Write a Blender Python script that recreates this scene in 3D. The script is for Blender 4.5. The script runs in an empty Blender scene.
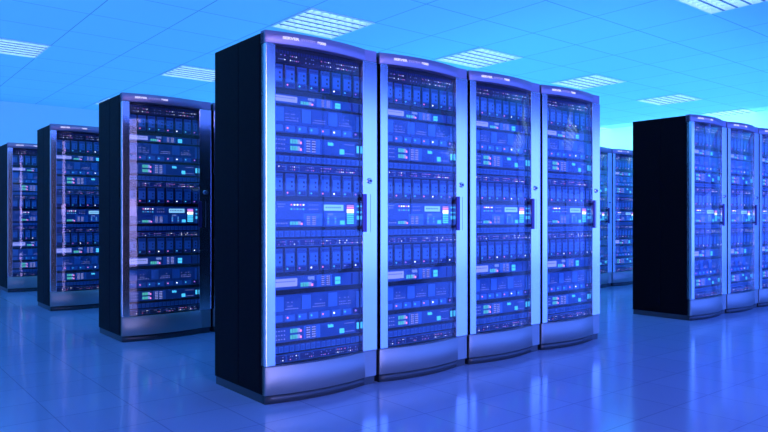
import bpy, bmesh, math, random
from mathutils import Vector
random.seed(4)
scene = bpy.context.scene
COL = scene.collection

# ------------------------------------------------------------------ camera
CAM_H = 1.0008
F_PX, YAW, HORIZON = 672.8, 0.683, 217.4
cam_data = bpy.data.cameras.new('camera')
cam_data.sensor_width = 36.0
cam_data.lens = F_PX / 768 * 36.0
cam_data.shift_y = (HORIZON - 216) / 768
cam_data.clip_start = 0.05
cam = bpy.data.objects.new('camera', cam_data)
cam.location = (0, 0, CAM_H)
cam.rotation_euler = (math.pi / 2, 0, -YAW)
COL.objects.link(cam)
scene.camera = cam

# ------------------------------------------------------------------ materials
def new_mat(name):
    m = bpy.data.materials.new(name)
    m.use_nodes = True
    nt = m.node_tree
    return m, nt, nt.nodes['Principled BSDF']

def pbr(name, col, metal=0.0, rough=0.5, spec=0.5, noise=0.0, nscale=40.0, stretch=None):
    m, nt, b = new_mat(name)
    b.inputs['Base Color'].default_value = (*col, 1)
    b.inputs['Metallic'].default_value = metal
    b.inputs['Roughness'].default_value = rough
    b.inputs['Specular IOR Level'].default_value = spec
    if noise:
        tc = nt.nodes.new('ShaderNodeTexCoord')
        mp = nt.nodes.new('ShaderNodeMapping')
        if stretch: mp.inputs['Scale'].default_value = stretch
        n = nt.nodes.new('ShaderNodeTexNoise')
        n.inputs['Scale'].default_value = nscale
        n.inputs['Detail'].default_value = 3
        mr = nt.nodes.new('ShaderNodeMapRange')
        mr.inputs['To Min'].default_value = max(0.02, rough - noise)
        mr.inputs['To Max'].default_value = rough + noise
        L = nt.links
        L.new(tc.outputs['Object'], mp.inputs['Vector'])
        L.new(mp.outputs[0], n.inputs['Vector'])
        L.new(n.outputs['Fac'], mr.inputs['Value'])
        L.new(mr.outputs[0], b.inputs['Roughness'])
    return m

def emit(name, col, s=1.0):
    m, nt, b = new_mat(name)
    b.inputs['Base Color'].default_value = (col[0]*.3, col[1]*.3, col[2]*.3, 1)
    b.inputs['Emission Color'].default_value = (*col, 1)
    b.inputs['Emission Strength'].default_value = s
    b.inputs['Roughness'].default_value = .4
    return m

def grid_mat(name, base, line, ox, oy, tx, ty, w, rough, spec, var=0.03, roughnoise=0.03, ior=1.5):
    """tiles: colour with thin joints, laid out in world metres"""
    m, nt, b = new_mat(name)
    N, L = nt.nodes, nt.links
    tc = N.new('ShaderNodeTexCoord'); sp = N.new('ShaderNodeSeparateXYZ')
    L.new(tc.outputs['Object'], sp.inputs[0])
    def M(op, a, b_=None):
        n = N.new('ShaderNodeMath'); n.operation = op
        for i, v in enumerate((a, b_)):
            if v is None: continue
            if isinstance(v, (int, float)): n.inputs[i].default_value = v
            else: L.new(v, n.inputs[i])
        return n.outputs[0]
    ids = []; ds = []
    for s, o, t in ((sp.outputs[0], ox, tx), (sp.outputs[1], oy, ty)):
        u = M('DIVIDE', M('SUBTRACT', s, o), t)
        ids.append(M('FLOOR', u))
        fr = M('SUBTRACT', M('FRACT', M('ADD', u, 0.5)), 0.5)
        ds.append(M('MULTIPLY', M('ABSOLUTE', fr), t))
    d = M('MINIMUM', ds[0], ds[1])
    mask = M('LESS_THAN', d, w / 2)
    cx = N.new('ShaderNodeCombineXYZ'); L.new(ids[0], cx.inputs[0]); L.new(ids[1], cx.inputs[1])
    wn = N.new('ShaderNodeTexWhiteNoise'); wn.noise_dimensions = '2D'; L.new(cx.outputs[0], wn.inputs['Vector'])
    val = M('ADD', M('MULTIPLY', wn.outputs['Value'], 2 * var), 1 - var)
    vm = N.new('ShaderNodeVectorMath'); vm.operation = 'SCALE'; vm.inputs[0].default_value = base
    L.new(val, vm.inputs['Scale'])
    mix = N.new('ShaderNodeMix'); mix.data_type = 'RGBA'
    L.new(mask, mix.inputs['Factor']); L.new(vm.outputs[0], mix.inputs[6])
    mix.inputs[7].default_value = (*line, 1)
    L.new(mix.outputs[2], b.inputs['Base Color'])
    no = N.new('ShaderNodeTexNoise'); no.inputs['Scale'].default_value = 3
    L.new(tc.outputs['Object'], no.inputs['Vector'])
    r = M('ADD', M('MULTIPLY', no.outputs['Fac'], 2 * roughnoise), rough - roughnoise)
    L.new(r, b.inputs['Roughness'])
    b.inputs['Specular IOR Level'].default_value = spec
    b.inputs['IOR'].default_value = ior
    return m

def glass_mat(name, tint, ior=1.5, add=0.04):
    m = bpy.data.materials.new(name); m.use_nodes = True
    nt = m.node_tree; nt.nodes.clear(); N, L = nt.nodes, nt.links
    out = N.new('ShaderNodeOutputMaterial'); mx = N.new('ShaderNodeMixShader')
    tr = N.new('ShaderNodeBsdfTransparent'); gl = N.new('ShaderNodeBsdfGlossy')
    tr.inputs['Color'].default_value = (*tint, 1)
    gl.inputs['Roughness'].default_value = 0.0
    gl.inputs['Color'].default_value = (1, 1, 1, 1)
    lw = N.new('ShaderNodeLayerWeight'); lw.inputs['Blend'].default_value = .5
    pw = N.new('ShaderNodeMath'); pw.operation = 'POWER'; pw.inputs[1].default_value = ior
    ad = N.new('ShaderNodeMath'); ad.operation = 'MULTIPLY_ADD'; ad.inputs[1].default_value = .6; ad.inputs[2].default_value = add
    L.new(lw.outputs['Facing'], pw.inputs[0]); L.new(pw.outputs[0], ad.inputs[0]); L.new(ad.outputs[0], mx.inputs[0])
    L.new(tr.outputs[0], mx.inputs[1]); L.new(gl.outputs[0], mx.inputs[2]); L.new(mx.outputs[0], out.inputs[0])
    return m

M = {}
M['shell'] = pbr('black_powder_coat', (.004, .004, .006), 0, .5, .05, .06, 30)
M['base'] = pbr('grey_base_metal', (.05, .07, .085), .3, .4)
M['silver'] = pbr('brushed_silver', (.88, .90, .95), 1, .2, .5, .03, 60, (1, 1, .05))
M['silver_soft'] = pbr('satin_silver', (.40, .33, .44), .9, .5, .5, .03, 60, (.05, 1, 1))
M['plinth'] = pbr('satin_plinth', (.34, .38, .38), .9, .5, .5, .03, 60, (.05, 1, 1))
M['dark'] = pbr('dark_interior', (.003, .004, .008), 0, .6)
M['rail'] = pbr('dark_rail', (.006, .008, .02), .3, .45)
M['handle'] = pbr('dark_violet_handle', (.09, .06, .22), .6, .35)
M['seam'] = pbr('dark_seam', (.16, .20, .34), .5, .5)
M['chrome'] = pbr('chrome', (.85, .88, .95), 1, .15)
M['black'] = pbr('black_plastic', (.008, .008, .015), 0, .5)
M['face'] = pbr('blue_grey_face', (.030, .12, .33), .1, .42, .5, .05, 20)
M['face2'] = pbr('blue_grey_face_light', (.075, .28, .60), .1, .42)
M['face3'] = pbr('blue_grey_face_dark', (.010, .022, .14), .1, .45)
M['patch'] = pbr('patch_face_dark', (.010, .016, .05), .1, .45)
M['label'] = emit('pale_display', (.38, .44, 1.0), .75)
M['lcd'] = emit('bright_display', (.30, .72, 1.0), .9)
M['text'] = emit('brightened_lettering', (.8, .75, 1), .9)  # white print, glow added to raise its brightness
M['text2'] = emit('brightened_lettering_dim', (.5, .46, .9), .6)  # fainter print, also brightened by an added glow
M['led_w'] = emit('led_white', (.9, .95, 1), 2.2)
M['led_c'] = emit('led_cyan', (.08, .65, 1), 1.15)
M['led_p'] = emit('led_pink', (1, .25, .6), 1.3)
M['led_g'] = emit('led_green', (.12, .75, .6), .65)
M['led_v'] = emit('led_violet', (.55, .25, 1), 1.0)
M['led_dim'] = emit('led_dim', (.35, .5, 1), .5)
M['glass'] = glass_mat('door_glass', (.94, .96, 1.0), 4.0, .036)

# ------------------------------------------------------------------ mesh helpers
class MB:
    def __init__(self): self.bm = bmesh.new(); self.mats = []
    def mi(self, key):
        m = M[key] if isinstance(key, str) else key
        if m not in self.mats: self.mats.append(m)
        return self.mats.index(m)
    def box(self, x0, x1, y0, y1, z0, z1, mat, bevel=0.0):
        i = self.mi(mat)
        tb = bmesh.new()
        v = [tb.verts.new((x, y, z)) for x in (x0, x1) for y in (y0, y1) for z in (z0, z1)]
        for q in ((0, 1, 3, 2), (4, 6, 7, 5), (0, 4, 5, 1), (2, 3, 7, 6), (0, 2, 6, 4), (1, 5, 7, 3)):
            tb.faces.new([v[k] for k in q])
        bmesh.ops.recalc_face_normals(tb, faces=tb.faces)
        if bevel: bmesh.ops.bevel(tb, geom=list(tb.edges), offset=bevel, segments=2, affect='EDGES', profile=.6)
        self.merge(tb, i); return self
    def merge(self, tb, i):
        mp = {}
        for v in tb.verts: mp[v] = self.bm.verts.new(v.co)
        for f in tb.faces:
            nf = self.bm.faces.new([mp[v] for v in f.verts]); nf.material_index = i; nf.smooth = f.smooth
        tb.free()
    def cyl(self, x, y0, y1, z, r, mat, n=16, bevel=0.0, axis='y'):
        i = self.mi(mat); tb = bmesh.new()
        ring = []
        for yy in (y0, y1):
            ring.append([tb.verts.new((x + r*math.cos(a*2*math.pi/n), yy, z + r*math.sin(a*2*math.pi/n))) for a in range(n)])
        for k in range(n):
            f = tb.faces.new((ring[0][k], ring[0][(k+1) % n], ring[1][(k+1) % n], ring[1][k])); f.smooth = True
        tb.faces.new(ring[0]); tb.faces.new(ring[1])
        bmesh.ops.recalc_face_normals(tb, faces=tb.faces)
        if bevel:
            es = [e for e in tb.edges if all(not f.smooth for f in e.link_faces) or any(not f.smooth for f in e.link_faces)]
            bmesh.ops.bevel(tb, geom=es, offset=bevel, segments=2, affect='EDGES')
        self.merge(tb, i); return self
    def bow(self, x0, x1, z0, z1, off, th, mat, n=8, edge=0.0):
        """panel following the door's outward bow; off = distance behind the bow line"""
        i = self.mi(mat); tb = bmesh.new(); rows = []
        xs = sorted({x0, x1} | {x for x in [BA + (BB - BA) * k / n for k in range(n + 1)] if x0 + .003 < x < x1 - .003})
        if edge:
            xs = [x0, x0 + edge] + [x for x in xs if x0 + edge < x < x1 - edge] + [x1 - edge, x1]
        for x in xs:
            y = bowy(x) + off
            e = edge if (edge and (x == x0 or x == x1)) else 0
            e2 = edge
            rows.append([tb.verts.new(c) for c in ((x, y + e, z0 + e2), (x, y + e, z1 - e2), (x, y + e2 + 0*e, z1), (x, y + th, z1), (x, y + th, z0), (x, y + e2, z0))] if edge else
                        [tb.verts.new(c) for c in ((x, y, z0), (x, y, z1), (x, y + th, z1), (x, y + th, z0))])
        m = len(rows[0])
        for a, b in zip(rows, rows[1:]):
            for k in range(m):
                f = tb.faces.new((a[k], a[(k+1) % m], b[(k+1) % m], b[k])); f.smooth = k == 0 and a[0].co.x > BA - .001 and b[0].co.x < BB + .001
        tb.faces.new(rows[0]); tb.faces.new(rows[-1])
        bmesh.ops.recalc_face_normals(tb, faces=tb.faces)
        self.merge(tb, i); return self
    def build(self, name, parent=None, label=None):
        me = bpy.data.meshes.new(name); self.bm.to_mesh(me); self.bm.free()
        for m in self.mats: me.materials.append(m)
        o = bpy.data.objects.new(name, me); COL.objects.link(o)
        if parent: o.parent = parent
        if label: o['label'] = label
        return o

def empty(name, loc, label, cat, group=None):
    o = bpy.data.objects.new(name, None); COL.objects.link(o); o.location = loc
    o.empty_display_size = .1
    o['label'] = label; o['category'] = cat
    if group: o['group'] = group
    return o

# ------------------------------------------------------------------ the server rack
RW, RD, RH = .757, .612, 2.0          # width, depth, height (local x runs 0..RW, front at y=0)
SAG = .048
OX0, OX1 = .058, .651                  # glazed opening
UX0, UX1 = .0615, .647                 # equipment
UF = .03                               # front plane of the equipment

BA, BB = .002, .672                    # the bowed stretch between the two flat stiles
BH = (BB - BA) / 2
RAD = BH*BH/(2*SAG) + SAG/2
def bowy(x):
    if x <= BA or x >= BB: return 0.0
    return -(math.sqrt(RAD*RAD - (x - (BA+BB)/2)**2) - (RAD - SAG))

def dots(mb, pts, y, r, cols):
    for k, (x, z) in enumerate(pts):
        mb.box(x - r, x + r, y - .0015, y + .001, z - r, z + r, cols[k % len(cols)])

def make_rack():
    t = empty('server_rack', (0, 0, 0), '', 'server rack')
    # cabinet body: sides, back, roof, floor
    mb = MB()
    mb.box(0, .022, .012, RD, .048, 1.992, 'shell', .003)
    mb.box(RW-.022, RW, .012, RD, .048, 1.992, 'shell', .003)
    mb.box(.022, RW-.022, RD-.02, RD, .048, 1.992, 'shell')
    mb.box(.022, RW-.022, .012, RD-.02, 1.955, 1.992, 'shell')
    mb.box(.022, RW-.022, .012, RD-.02, .048, .18, 'shell')
    mb.build('cabinet_body', t)
    for xa, xb in ((-.003, .002), (RW-.002, RW+.003)):
        mb = MB()
        mb.box(xa, xb, .055, .30, .062, 1.975, 'shell', .0012)
        mb.box(xa, xb, .304, RD-.03, .062, 1.975, 'shell', .0012)
        mb.build('side_panel', t)
    mb = MB()
    mb.box(.006, RW-.006, .02, RD-.004, 0, .047, 'base')
    mb.bow(.006, RW-.006, 0, .047, .014, .03, 'base', 14)
    mb.build('base', t)
    # front
    mb = MB(); mb.bow(0, RW, .049, .203, 0, .03, 'plinth', 24, .002); mb.build('front_plinth', t)
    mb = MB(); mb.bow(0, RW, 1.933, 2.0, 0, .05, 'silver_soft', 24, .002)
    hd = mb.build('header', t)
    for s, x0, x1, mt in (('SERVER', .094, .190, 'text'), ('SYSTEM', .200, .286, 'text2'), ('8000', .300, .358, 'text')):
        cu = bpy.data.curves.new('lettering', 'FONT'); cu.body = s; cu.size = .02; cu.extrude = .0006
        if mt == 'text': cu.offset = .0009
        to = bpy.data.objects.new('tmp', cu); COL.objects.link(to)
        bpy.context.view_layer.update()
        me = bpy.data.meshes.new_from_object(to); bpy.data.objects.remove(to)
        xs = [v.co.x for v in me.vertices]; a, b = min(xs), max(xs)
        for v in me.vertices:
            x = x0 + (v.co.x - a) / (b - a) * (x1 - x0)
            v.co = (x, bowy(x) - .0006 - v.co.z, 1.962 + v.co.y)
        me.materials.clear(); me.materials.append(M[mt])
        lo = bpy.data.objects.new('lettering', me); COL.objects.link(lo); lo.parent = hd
    mb = MB(); mb.box(0, OX0, -.010, .04, .205, 1.931, 'silver', .003); mb.build('door_stile', t)
    mb = MB(); mb.box(OX1, RW, -.006, .04, .205, 1.931, 'silver', .003)
    st = mb.build('door_stile', t)
    mb = MB(); mb.box(.7065, .7085, -.0068, -.003, .915, 1.139, 'seam'); mb.build('groove', st)
    mb = MB(); mb.bow(OX0-.004, OX1+.004, .205, 1.931, .004, .005, 'glass', 24); mb.build('door_glass', t)
    hy = -.006
    mb = MB()
    mb.box(.634, .664, hy-.022, hy-.009, .915, 1.139, 'handle', .004)
    mb.box(.643, .655, hy-.012, hy+.004, .935, .955, 'handle')
    mb.box(.643, .655, hy-.012, hy+.004, 1.10, 1.12, 'handle')
    mb.build('door_handle', t)
    ly = -.006
    mb = MB(); mb.cyl(.700, ly-.010, ly+.004, 1.218, .017, 'chrome', 24, .003)
    lk = mb.build('door_lock', t)
    mb = MB(); mb.cyl(.700, ly-.0125, ly-.008, 1.218, .010, 'seam', 20); mb.box(.6985, .7015, ly-.0135, ly-.012, 1.212, 1.224, 'black')
    mb.build('keyhole', lk)
    # mounting rails
    for x0, x1 in ((.023, .0605), (.663, .70)):
        mb = MB(); mb.box(x0, x1, UF+.004, UF+.05, .19, 1.95, 'rail')
        z = .21
        while z < 1.93:
            mb.box((x0+x1)/2-.004, (x0+x1)/2+.004, UF+.002, UF+.005, z, z+.008, 'black'); z += .0445
        mb.build('mounting_rail', t)
    mb = MB(); mb.box(.0605, .663, UF+.012, UF+.03, .18, 1.95, 'dark'); mb.build('backing_plate', t)

    B = UF + .012
    def unit(name, z0, z1, face='face', y0=UF):
        mb = MB(); mb.box(UX0, UX1, y0, B, z0, z1, face, .0015)
        return mb
    LED = ['led_p', 'led_c', 'led_c', 'led_p', 'led_w', 'led_c', 'led_v']
    def blades(z0, z1, cols):
        mb = unit('x', z0-.006, z1+.006, 'dark', UF-.002)
        ch = mb.build('blade_chassis', t)
        h = z1 - z0
        for k in range(8):
            x = UX0 + .0775*k - .001; w = .061 if k < 7 else .044
            x = max(x, UX0)
            b = MB()
            b.box(x, x+w, UF-.006, UF+.006, z0, z1, 'face', .0015)
            b.box(x+.006, x+w-.004, UF-.0075, UF-.005, z0+.27*h, z1-.22*h, 'face2')
            b.box(x+.004, x+w-.004, UF-.0072, UF-.005, z0+.03*h, z0+.2*h, 'face3')
            for q in range(5):
                b.box(x+.008+q*.010, x+.013+q*.010, UF-.0072, UF-.005, z1-.14*h, z1-.10*h, 'face3')
            for zz in (.62, .42):
                b.box(x+w-.024, x+w-.015, UF-.0085, UF-.006, z0+zz*h-.005, z0+zz*h+.006, 'black')
            c = cols[k % len(cols)]
            if c: b.cyl(x+.0135, UF-.0085, UF-.005, z0+.13*h, .0048, c, 8)
            b.build('blade_server', ch)
    def patch(z0, z1, dark=False, seed=0):
        rnd = random.Random(seed)
        mb = unit('x', z0, z1, 'patch' if dark else 'face')
        h = z1 - z0
        for k in range(7):
            xa = UX0+.008+k*.084
            mb.box(xa, min(xa+.07, UX1-.002), UF-.001, UF, z0+.12*h, z1-.12*h, 'patch' if dark else 'face3')
        if dark:
            for k in range(33):
                xa = UX0+.004+k*.0174
                mb.box(xa, xa+.010, UF-.004, UF+.001, z1-.012, z1+.004, 'face3')
        p = mb.build('patch_panel', t)
        groups = ((.10, .14), (.173, .232), (.273, .335), (.377, .45), (.48, .555), (.57, .635))
        for a, b in groups:
            n = int((b-a)/.0125)+1; m2 = MB()
            m2.box(a-.004, a+(n-1)*.0125+.004, UF-.0025, UF, z0+.22*h, z0+.76*h, 'patch' if dark else 'face3')
            for r, zz in enumerate((.66, .30)):
                for q in range(n):
                    if rnd.random() < .32: continue
                    m2.box(a+q*.0125-.0021, a+q*.0125+.0021, UF-.004, UF, z0+zz*h-.0023, z0+zz*h+.0023,
                           rnd.choice(['led_w', 'label', 'label', 'led_p', 'led_dim', 'led_dim', 'led_dim', 'led_v']))
            m2.build('indicator_lights', p)
    def vent(z0, z1):
        mb = unit('x', z0, z1, 'face')
        for k in range(17):
            x = UX0+.006+k*.0348
            mb.box(x, min(x+.022, UX1-.002), UF-.004, UF+.002, z0+.004, z1-.004, 'face2')
            for q in range(3 if k < 16 else 1): mb.box(x+.003+q*.006, x+.006+q*.006, UF-.005, UF-.003, z0+.008, z1-.008, 'face')
        mb.build('vent_panel', t)
    def grid(mb, x0, x1, z0, z1, n=5, mat='label'):
        s = (z1-z0)/n
        for k in range(n):
            mb.box(x0, x1, UF-.003, UF, z0+s*k+s*.2, z0+s*k+s*.75, mat)
            mb.box((x0+x1)/2-.001, (x0+x1)/2+.001, UF-.0035, UF, z0+s*k+s*.2, z0+s*k+s*.75, 'face')
    def port_grid(u, *a):
        mb = MB(); mb.box(a[0]-.002, a[1]+.002, UF-.002, UF, a[2]-.001, a[3]+.001, 'face3'); grid(mb, *a); mb.build('port_grid', u)
    def lights(u, name, boxes, y=.004):
        for x0, x1, z0, z1, c in boxes:
            p = MB(); p.box(x0, x1, UF-y, UF, z0, z1, c); p.build(name, u)
    def dot_lights(u, pts, rr, cols):
        lights(u, 'indicator_light', [(x-rr, x+rr, z-rr, z+rr, cols[k % len(cols)]) for k, (x, z) in enumerate(pts)])
    def level_bar(mb, x0, x1, z0, z1):
        w = x1-x0
        mb.box(x0, x0+w*.62, UF-.003, UF, z0, z1, 'led_g')
        mb.box(x0+w*.65, x0+w*.85, UF-.003, UF, z0, z1, 'label')
        mb.box(x0+w*.87, x1, UF-.003, UF, z0, z0+(z1-z0)*.6, 'led_p')
        for q in (.2, .4): mb.box(x0+w*q-.001, x0+w*q+.001, UF-.0035, UF, z0, z1, 'face3')
    def storageA(z0, z1):
        h = z1-z0; Z = lambda f: z1-f*h
        mb = unit('x', z0, z1)
        mb.box(.347, .452, UF-.0015, UF, Z(.95), Z(.05), 'face2')
        mb.box(.59, .6, UF-.0015, UF, Z(.95), Z(.05), 'face3')
        u = mb.build('storage_server', t)
        p = MB(); p.box(.066, .216, UF-.004, UF, Z(.78), Z(.18), 'label')
        for q in range(9): p.box(.08+q*.014, .088+q*.014, UF-.0046, UF-.003, Z(.44), Z(.36), 'face')
        p.build('label_plate', u)
        p = MB(); level_bar(p, .24, .322, Z(.86), Z(.55)); p.build('level_meter', u)
        port_grid(u, .379, .397, Z(.9), Z(.1)); port_grid(u, .413, .437, Z(.9), Z(.1))
        p = MB(); p.box(.4735, .509, UF-.004, UF, Z(.86), Z(.28), 'led_c'); p.box(.4735, .509, UF-.0045, UF-.003, Z(.58), Z(.54), 'face'); p.build('status_screen', u)
        lights(u, 'indicator_light', [(.288+q*.011, .296+q*.011, Z(.34+.05*(q % 2)), Z(.12), 'led_dim') for q in range(4)])
    def storageB(z0, z1):
        h = z1-z0; Z = lambda f: z1-f*h
        mb = unit('x', z0, z1)
        for a, b in ((.066, .130), (.245, .306), (.423, .487)):
            mb.box(a, b, UF-.006, UF, Z(.58), Z(.05), 'face2', .002)
        for a, b in ((.134, .24), (.312, .416), (.494, .60)):
            mb.box(a, b, UF-.0015, UF, Z(.60), Z(.06), 'face')
        mb.box(.625, .645, UF-.004, UF, Z(.9), Z(.08), 'face2')
        u = mb.build('storage_server', t)
        for a, b in ((.145, .222), (.323, .404), (.505, .586)):
            q = a; p = MB(); p.box(a-.004, b+.004, UF-.002, UF, Z(.56), Z(.24), 'face')
            while q < b:
                for zz, pr in ((.28, .25), (.42, .7), (.52, 1)):
                    if random.random() < pr: p.box(q-.0022, q+.0022, UF-.0035, UF, Z(zz)-.0022, Z(zz)+.0022, 'label')
                q += .0125
            p.build('port_grid', u)
        for k in range(8):
            x = UX0+.0775*k
            p = MB(); p.box(x, x+(.061 if k < 7 else .042), UF-.006, UF, Z(.96), Z(.72), 'face2' if k < 7 else 'face3', .003)
            if k: p.cyl(x+.0135, UF-.009, UF-.005, Z(.83), .0052, LED[(k-1) % 7], 8)
            p.build('drive_bay', u)
    def serverC(z0, z1):
        h = z1-z0; Z = lambda f: z1-f*h
        mb = unit('x', z0, z1)
        mb.box(.26, .37, UF-.0015, UF, Z(.96), Z(.04), 'face2')
        mb.box(.622, .646, UF-.0015, UF, Z(.95), Z(.05), 'face3')
        mb.box(.54, .61, UF-.002, UF, Z(.22), Z(.2), 'label'); mb.box(.54, .61, UF-.002, UF, Z(.82), Z(.8), 'label')
        u = mb.build('rack_server', t)
        dot_lights(u, [(.0845+i*.017, Z(.22+.28*j)) for i in range(4) for j in range(3)], .0025, ['led_dim', 'label'])
        for f in (.42, .84):
            p = MB(); level_bar(p, .173, .246, Z(f), Z(f-.27)); p.build('level_meter', u)
        port_grid(u, .277, .301, Z(.92), Z(.1)); port_grid(u, .314, .338, Z(.92), Z(.1))
        lights(u, 'indicator_light', [(.424+q*.0095, .431+q*.0095, Z(.36), Z(.14+.04*(q % 2)), 'led_c') for q in range(4)])
        p = MB(); p.box(.506, .537, UF-.004, UF, Z(.88), Z(.55), 'led_c'); p.build('status_screen', u)
        p = MB(); p.box(.6285, .6445, UF-.004, UF, Z(.72), Z(.25), 'led_c'); p.build('power_button', u)
    def serverD(z0, z1):
        h = z1-z0; Z = lambda f: z1-f*h
        mb = unit('x', z0, z1)
        mb.box(.26, .385, UF-.0015, UF, Z(.96), Z(.48), 'face2')
        mb.box(.612, .646, UF-.0015, UF, Z(.96), Z(.04), 'face2')
        u = mb.build('control_server', t)
        dot_lights(u, [(.095+.013*i, Z(.12)) for i in range(4)]+[(.10+.013*i, Z(.22)) for i in range(3)], .0025, ['led_dim', 'label', 'led_dim'])
        dot_lights(u, [(.085+.016*i, Z(.86)) for i in range(5)], .0028, ['label', 'led_dim'])
        dot_lights(u, [(.18+.0195*i, Z(.14)) for i in range(5)], .0038, ['led_p', 'led_w', 'led_w'])
        dot_lights(u, [(.18+.0195*i, Z(.31)) for i in range(5)], .0038, ['led_c', 'led_dim'])
        dot_lights(u, [(.30+.017*i, Z(zz)) for i in range(4) for zz in (.14, .31)], .0025, ['led_dim', 'label'])
        p = MB(); p.box(.396, .53, UF-.005, UF, Z(.36), Z(.12), 'lcd')
        for q in range(8): p.box(.405+q*.014, .413+q*.014, UF-.0056, UF-.004, Z(.26), Z(.2), 'face2')
        p.build('label_plate', u)
        p = MB(); level_bar(p, .172, .252, Z(.92), Z(.79)); p.build('level_meter', u)
        port_grid(u, .279, .301, Z(.93), Z(.57)); port_grid(u, .316, .34, Z(.93), Z(.57))
        p = MB(); p.box(.414, .545, UF-.002, UF, Z(.95), Z(.44), 'face2')
        for i in range(2):
            for j in range(5): p.box(.420+i*.05, .430+i*.05, UF-.003, UF, Z(.62+.07*j), Z(.585+.07*j), 'led_c' if j % 2 else 'led_dim')
        for q in range(3): p.box(.425+q*.012, .433+q*.012, UF-.003, UF, Z(.54), Z(.47), 'led_dim')
        p.box(.508, .54, UF-.004, UF, Z(.92), Z(.76), 'led_c'); p.build('keypad', u)
        p = MB(); p.box(.553, .609, UF-.003, UF, Z(.93), Z(.09), 'face3')
        for f, c in ((.12, 'led_v'), (.20, 'led_p'), (.30, 'led_w'), (.38, 'led_w'), (.47, 'led_c'), (.56, 'led_c'), (.65, 'led_c'), (.74, 'led_c'), (.83, 'led_c')):
            p.box(.556, .606, UF-.005, UF, Z(f+.07), Z(f), c)
        p.build('level_meter', u)
        lights(u, 'power_button', [(.63, .645, Z(a), Z(b), 'led_c') for a, b in ((.2, .14), (.44, .38), (.72, .56))])

    patch(1.846, 1.911, True, 1)
    blades(1.712, 1.836, [None]+LED)
    storageA(1.625, 1.677)
    storageB(1.467, 1.610)
    serverC(1.358, 1.446)
    vent(1.305, 1.342)
    patch(1.252, 1.294, False, 2)
    blades(1.120, 1.243, [None]+LED)
    serverD(.948, 1.091)
    vent(.891, .929)
    patch(.840, .881, False, 3)
    blades(.702, .830, [None, 'led_c', 'led_v', 'led_w', 'led_p', 'led_c', 'led_dim', 'led_w'])
    storageA(.604, .677)
    storageB(.424, .575)
    serverC(.316, .397)
    vent(.258, .297)
    patch(.204, .250, False, 4)
    return t

def copy_tree(o, parent=None):
    c = o.copy(); COL.objects.link(c)
    if parent: c.parent = parent
    for ch in list(o.children):
        copy_tree(ch, c)
    return c

X1, Y1, PITCH, ROW = 1.767, 3.174, .781, 2.3135
XR = 6.405
GF = 'server racks of the large front row'
GR = 'server racks of the row at the right edge'
GL = 'end racks of the rows behind on the left'
GB = 'racks glimpsed through the aisle'
spots = [
 (X1, Y1, 'largest server rack, nearest, with its black side panel facing left', GF),
 (X1+PITCH, Y1, 'second server rack of the big front row, right beside the nearest one', GF),
 (X1+2*PITCH, Y1, 'third server rack of the big front row, between second and last', GF),
 (X1+3*PITCH, Y1, 'last and smallest server rack of the big front row, beside the bright aisle', GF),
 (X1, Y1+ROW, 'server rack behind the front row, just left of the nearest black side', GL),
 (X1+PITCH, Y1+ROW, 'server rack showing only a thin sliver beside the nearest black side', GL),
 (X1, Y1+2*ROW, 'middle one of the three server racks stepping back on the left', GL),
 (X1, Y1+3*ROW, 'farthest server rack on the left, cut by the left picture edge', GL),
 (XR, Y1, 'first rack of the right row, with a wide black side panel', GR),
 (XR+PITCH, Y1, 'second rack of the right row, between two others', GR),
 (XR+2*PITCH, Y1, 'third rack of the right row, cut by the right picture edge', GR),
 (XR+2*PITCH, Y1+ROW, 'distant rack seen through the aisle, directly beside the front row', GB),
 (XR+3*PITCH, Y1+ROW, 'distant rack seen through the aisle, partly behind the wide black side panel', GB),
]
proto = make_rack()
for i, (x, y, lab, grp) in enumerate(spots):
    o = proto if i == 0 else copy_tree(proto)
    o.location = (x, y, 0); o['label'] = lab; o['group'] = grp

# ------------------------------------------------------------------ room
XW0, XW1, YW0, YW1, H = -4.0, 13.5, -2.0, 13.1, 3.0
TX, TY, GX, GY = .7845, .772, 5.072, 4.6407
M['floor'] = grid_mat('floor_tiles', (.38, .52, .78), (.25, .34, .54), .846, 2.16, .371, .371, .005, .13, .5, .03, .03, 2.2)
M['ceiling'] = grid_mat('ceiling_tiles', (.42, .78, .92), (.20, .45, .62), GX, GY, TX, TY, .012, .55, .3, .012, .03)
M['wall'] = pbr('wall_paint', (.62, .82, .92), 0, .6, .3, .05, 4)
M['skirting'] = pbr('skirting_paint', (.35, .42, .6), 0, .45)
M['panel_frame'] = pbr('light_panel_frame_metal', (.5, .55, .7), .8, .35)  # edging of the added glowing panels

def struct(o): o['kind'] = 'structure'; return o
mb = MB(); mb.box(XW0, XW1, YW0, YW1, -.08, 0, 'floor'); struct(mb.build('floor'))

# light fixtures: one per marked tile
fix = []
def ftile(i, j): return (GX + i*TX, GY + j*TY)
FI = [(i, -2 + 1) for i in ()]
cells = {}
LN = 'square louvred ceiling light'
fix_list = [
 (-2, 1, 'large square louvred ceiling light right above the nearest server rack'),
 (1, 1, 'square louvred ceiling light above the third rack of the big front row'),
 (4, 1, 'louvred ceiling light above the last rack of the big front row'),
 (7, 1, 'louvred ceiling light above the bright aisle, left of the right row'),
 (10, 1, 'smallest louvred ceiling light, just above the right row of racks'),
 (-2, 5, 'louvred ceiling light partly hidden by the nearest black rack side'),
 (-5, 5, 'louvred ceiling light cut by the left picture edge'),
 (-2, 9, 'far louvred ceiling light peeking over the rack behind the front row'),
 (1, -3, 'louvred ceiling light at the top right corner of the picture'),
 (10, 5, 'distant ceiling light glowing low over the aisle, near the pale wall'),
]
for i, j, lab in fix_list: cells[(i, j)] = lab
i0, i1 = math.floor((XW0-GX)/TX), math.ceil((XW1-GX)/TX)
j0, j1 = math.floor((YW0-GY)/TY), math.ceil((YW1-GY)/TY)
mb = MB(); ci = mb.mi('ceiling'); bm = mb.bm; vs = {}
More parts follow.
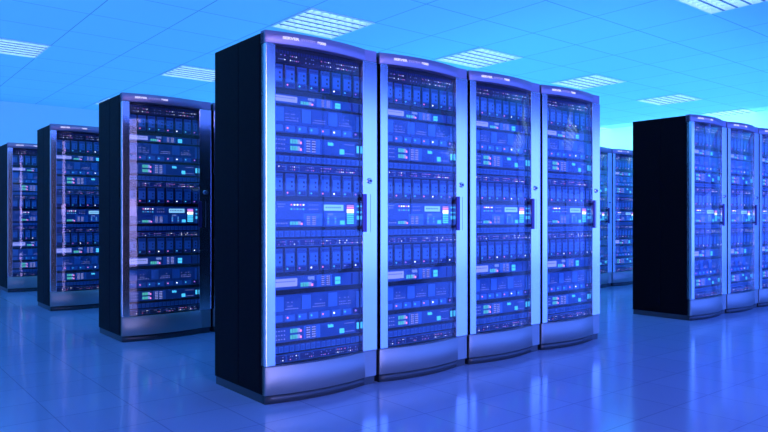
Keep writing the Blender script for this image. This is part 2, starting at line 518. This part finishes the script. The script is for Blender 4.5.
def cv(i, j):
    if (i, j) not in vs:
        vs[(i, j)] = bm.verts.new((min(max(GX+i*TX, XW0), XW1), min(max(GY+j*TY, YW0), YW1), H))
    return vs[(i, j)]
for i in range(i0, i1):
    for j in range(j0, j1):
        if (i, j) in cells: continue
        bm.faces.new((cv(i, j), cv(i, j+1), cv(i+1, j+1), cv(i+1, j)))
struct(mb.build('ceiling'))

M['lamp'] = emit('lamp_diffuser', (.62, .93, 1.0), 2.5)
M['housing'] = pbr('fixture_white', (.75, .85, .95), 0, .4)
M['louvre'] = pbr('louvre_metal', (.55, .58, .85), .7, .25)
M['louvre_dark'] = pbr('louvre_dark_metal', (.10, .11, .24), .4, .35)
def make_light():
    t = empty('ceiling_light', (0, 0, 0), '', 'ceiling light', 'square louvred ceiling lights')
    m = .018
    mb = MB()
    mb.box(0, TX, 0, m, -.012, .10, 'housing'); mb.box(0, TX, TY-m, TY, -.012, .10, 'housing')
    mb.box(0, m, m, TY-m, -.012, .10, 'housing'); mb.box(TX-m, TX, m, TY-m, -.012, .10, 'housing')
    mb.box(m, TX-m, m, TY-m, .09, .10, 'housing')
    mb.build('housing', t)
    n = 6
    for k in range(n):
        y = m + (TY-2*m)*(k+.5)/n
        mb = MB(); i = mb.mi('lamp'); tb = bmesh.new()
        a = []
        for x in (m+.01, TX-m-.01):
            a.append([tb.verts.new((x, y+.018*math.cos(q*math.pi/5), .06+.018*math.sin(q*math.pi/5))) for q in range(10)])
        for q in range(10):
            f = tb.faces.new((a[0][q], a[0][(q+1) % 10], a[1][(q+1) % 10], a[1][q])); f.smooth = True
        tb.faces.new(a[0]); tb.faces.new(a[1]); bmesh.ops.recalc_face_normals(tb, faces=tb.faces)
        mb.merge(tb, i); mb.build('lamp_tube', t)
    mb = MB()
    for k in range(1, n):
        y = m + (TY-2*m)*k/n
        mb.box(m, TX-m, y-.009, y+.009, -.008, .045, 'housing')
        mb.box(m, TX-m, y-.010, y+.010, -.012, -.008, 'louvre_dark')
    for k in range(1, 8):
        x = m + (TX-2*m)*k/8
        mb.box(x-.002, x+.002, m, TY-m, .008, .030, 'housing')
    mb.build('louvre', t)
    return t
lp = make_light()
for k, (i, j, lab) in enumerate(fix_list):
    o = lp if k == 0 else copy_tree(lp)
    x, y = ftile(i, j); o.location = (x, y, H); o['label'] = lab

# walls
mb = MB(); mb.box(XW0, XW1+.1, YW1, YW1+.1, 0, H+.12, 'wall'); struct(mb.build('wall_back'))
mb = MB(); mb.box(XW1, XW1+.1, YW0, YW1, 0, H+.12, 'wall'); struct(mb.build('wall_right'))
mb = MB(); mb.box(XW0-.1, XW0, YW0, YW1, 0, H+.12, 'wall'); struct(mb.build('wall_left'))
mb = MB(); mb.box(XW0, XW1-.01, YW1-.012, YW1, 0, .09, 'skirting'); struct(mb.build('baseboard_back'))
mb = MB(); mb.box(XW1-.012, XW1, YW0+.1, YW1-.012, 0, .09, 'skirting'); struct(mb.build('baseboard_right'))
M['baffle'] = pbr('baffle_paint', (.02, .035, .08), 0, .6, .2)
mb = MB(); mb.box(XW0, XW1, YW0, 1.6, H-.09, H-.01, 'baffle'); struct(mb.build('dark_baffle_1'))  # unseen dark slab, added to darken the upper door reflections
# front wall behind viewer: glowing panels added for fill and reflections, between slim posts
M['panel_blue'] = emit('blue_light_panel', (.075, .18, 1.0), 4.8)  # added emitter, tinted for stile and glass highlights
M['panel_pink'] = emit('rose_light_panel', (.50, .42, 1.0), 11.0)  # added emitter, strong enough for the bright strip on left rack glass
bays = [(0.3, 1.9, 'panel_pink'), (1.94, 5.7, 'panel_blue'), (5.74, 9.5, 'panel_blue'), (9.54, 13.4, 'panel_blue')]
mb = MB()
mb.box(XW0, XW1+.1, YW0-.1, YW0, H-.14, H+.12, 'wall'); mb.box(XW0, XW1+.1, YW0-.1, YW0, 0, .06, 'wall')
prev = XW0
for a, b, _ in bays:
    mb.box(prev, a, YW0-.1, YW0, .06, H-.14, 'wall'); prev = b
mb.box(prev, XW1+.1, YW0-.1, YW0, .06, H-.14, 'wall')
struct(mb.build('wall_front'))
for k, (a, b, mt) in enumerate(bays):
    mb = MB(); mb.box(a, b, YW0-.07, YW0-.05, .06, H-.14, mt)
    w = struct(mb.build('light_panel_%d' % (k+1)))
    f = MB()
    for xa, xb, za, zb in ((a, a+.03, .06, H-.14), (b-.03, b, .06, H-.14), (a+.03, b-.03, .06, .09), (a+.03, b-.03, H-.17, H-.14)):
        f.box(xa, xb, YW0-.05, YW0-.01, za, zb, 'panel_frame')
    f.build('light_panel_frame', w)
mb = MB(); mb.box(XW1-.03, XW1-.005, YW0+.12, 0.0, .10, H-.05, 'panel_blue'); w = struct(mb.build('light_panel_5'))  # unseen glowing panel, added to extend the door reflections
f = MB()
for ya, yb, za, zb in ((YW0+.09, YW0+.12, .10, H-.05), (0.0, .03, .10, H-.05)): f.box(XW1-.045, XW1-.005, ya, yb, za, zb, 'panel_frame')
f.build('light_panel_frame', w)

# ------------------------------------------------------------------ light
def area(name, loc, rot, sx, sy, col, p):
    l = bpy.data.lights.new(name, 'AREA'); l.shape = 'RECTANGLE'; l.size = sx; l.size_y = sy
    l.color = col; l.energy = p
    o = bpy.data.objects.new(name, l); COL.objects.link(o); o.location = loc; o.rotation_euler = rot
    return o
PI = math.pi
area('ceiling_fill_left', (0.6, 8.0, 2.14), (PI, 0, 0), 9.0, 10.2, (.125, .46, 1), 190)  # added fill without a fixture, brightens the left ceiling
area('ceiling_fill_right', (9.3, 8.0, 2.14), (PI, 0, 0), 8.2, 10.2, (.10, .50, 1), 275)  # same kind of added fill for the right ceiling
area('wall_fill', (12.9, 9.0, 2.7), (0, -PI/2*.8, 0), .3, 8, (.40, .92, 1), 40)  # added fill without a fixture, brightens the right wall
w = bpy.data.worlds.new('world'); scene.world = w; w.use_nodes = True
w.node_tree.nodes['Background'].inputs[0].default_value = (.10, .35, 1, 1)
w.node_tree.nodes['Background'].inputs[1].default_value = .3

vs_ = scene.view_settings
scene.display_settings.display_device = 'sRGB'
vs_.view_transform = 'Standard'; vs_.look = 'None'; vs_.gamma = 1; vs_.exposure = 0.0
vs_.use_curve_mapping = False
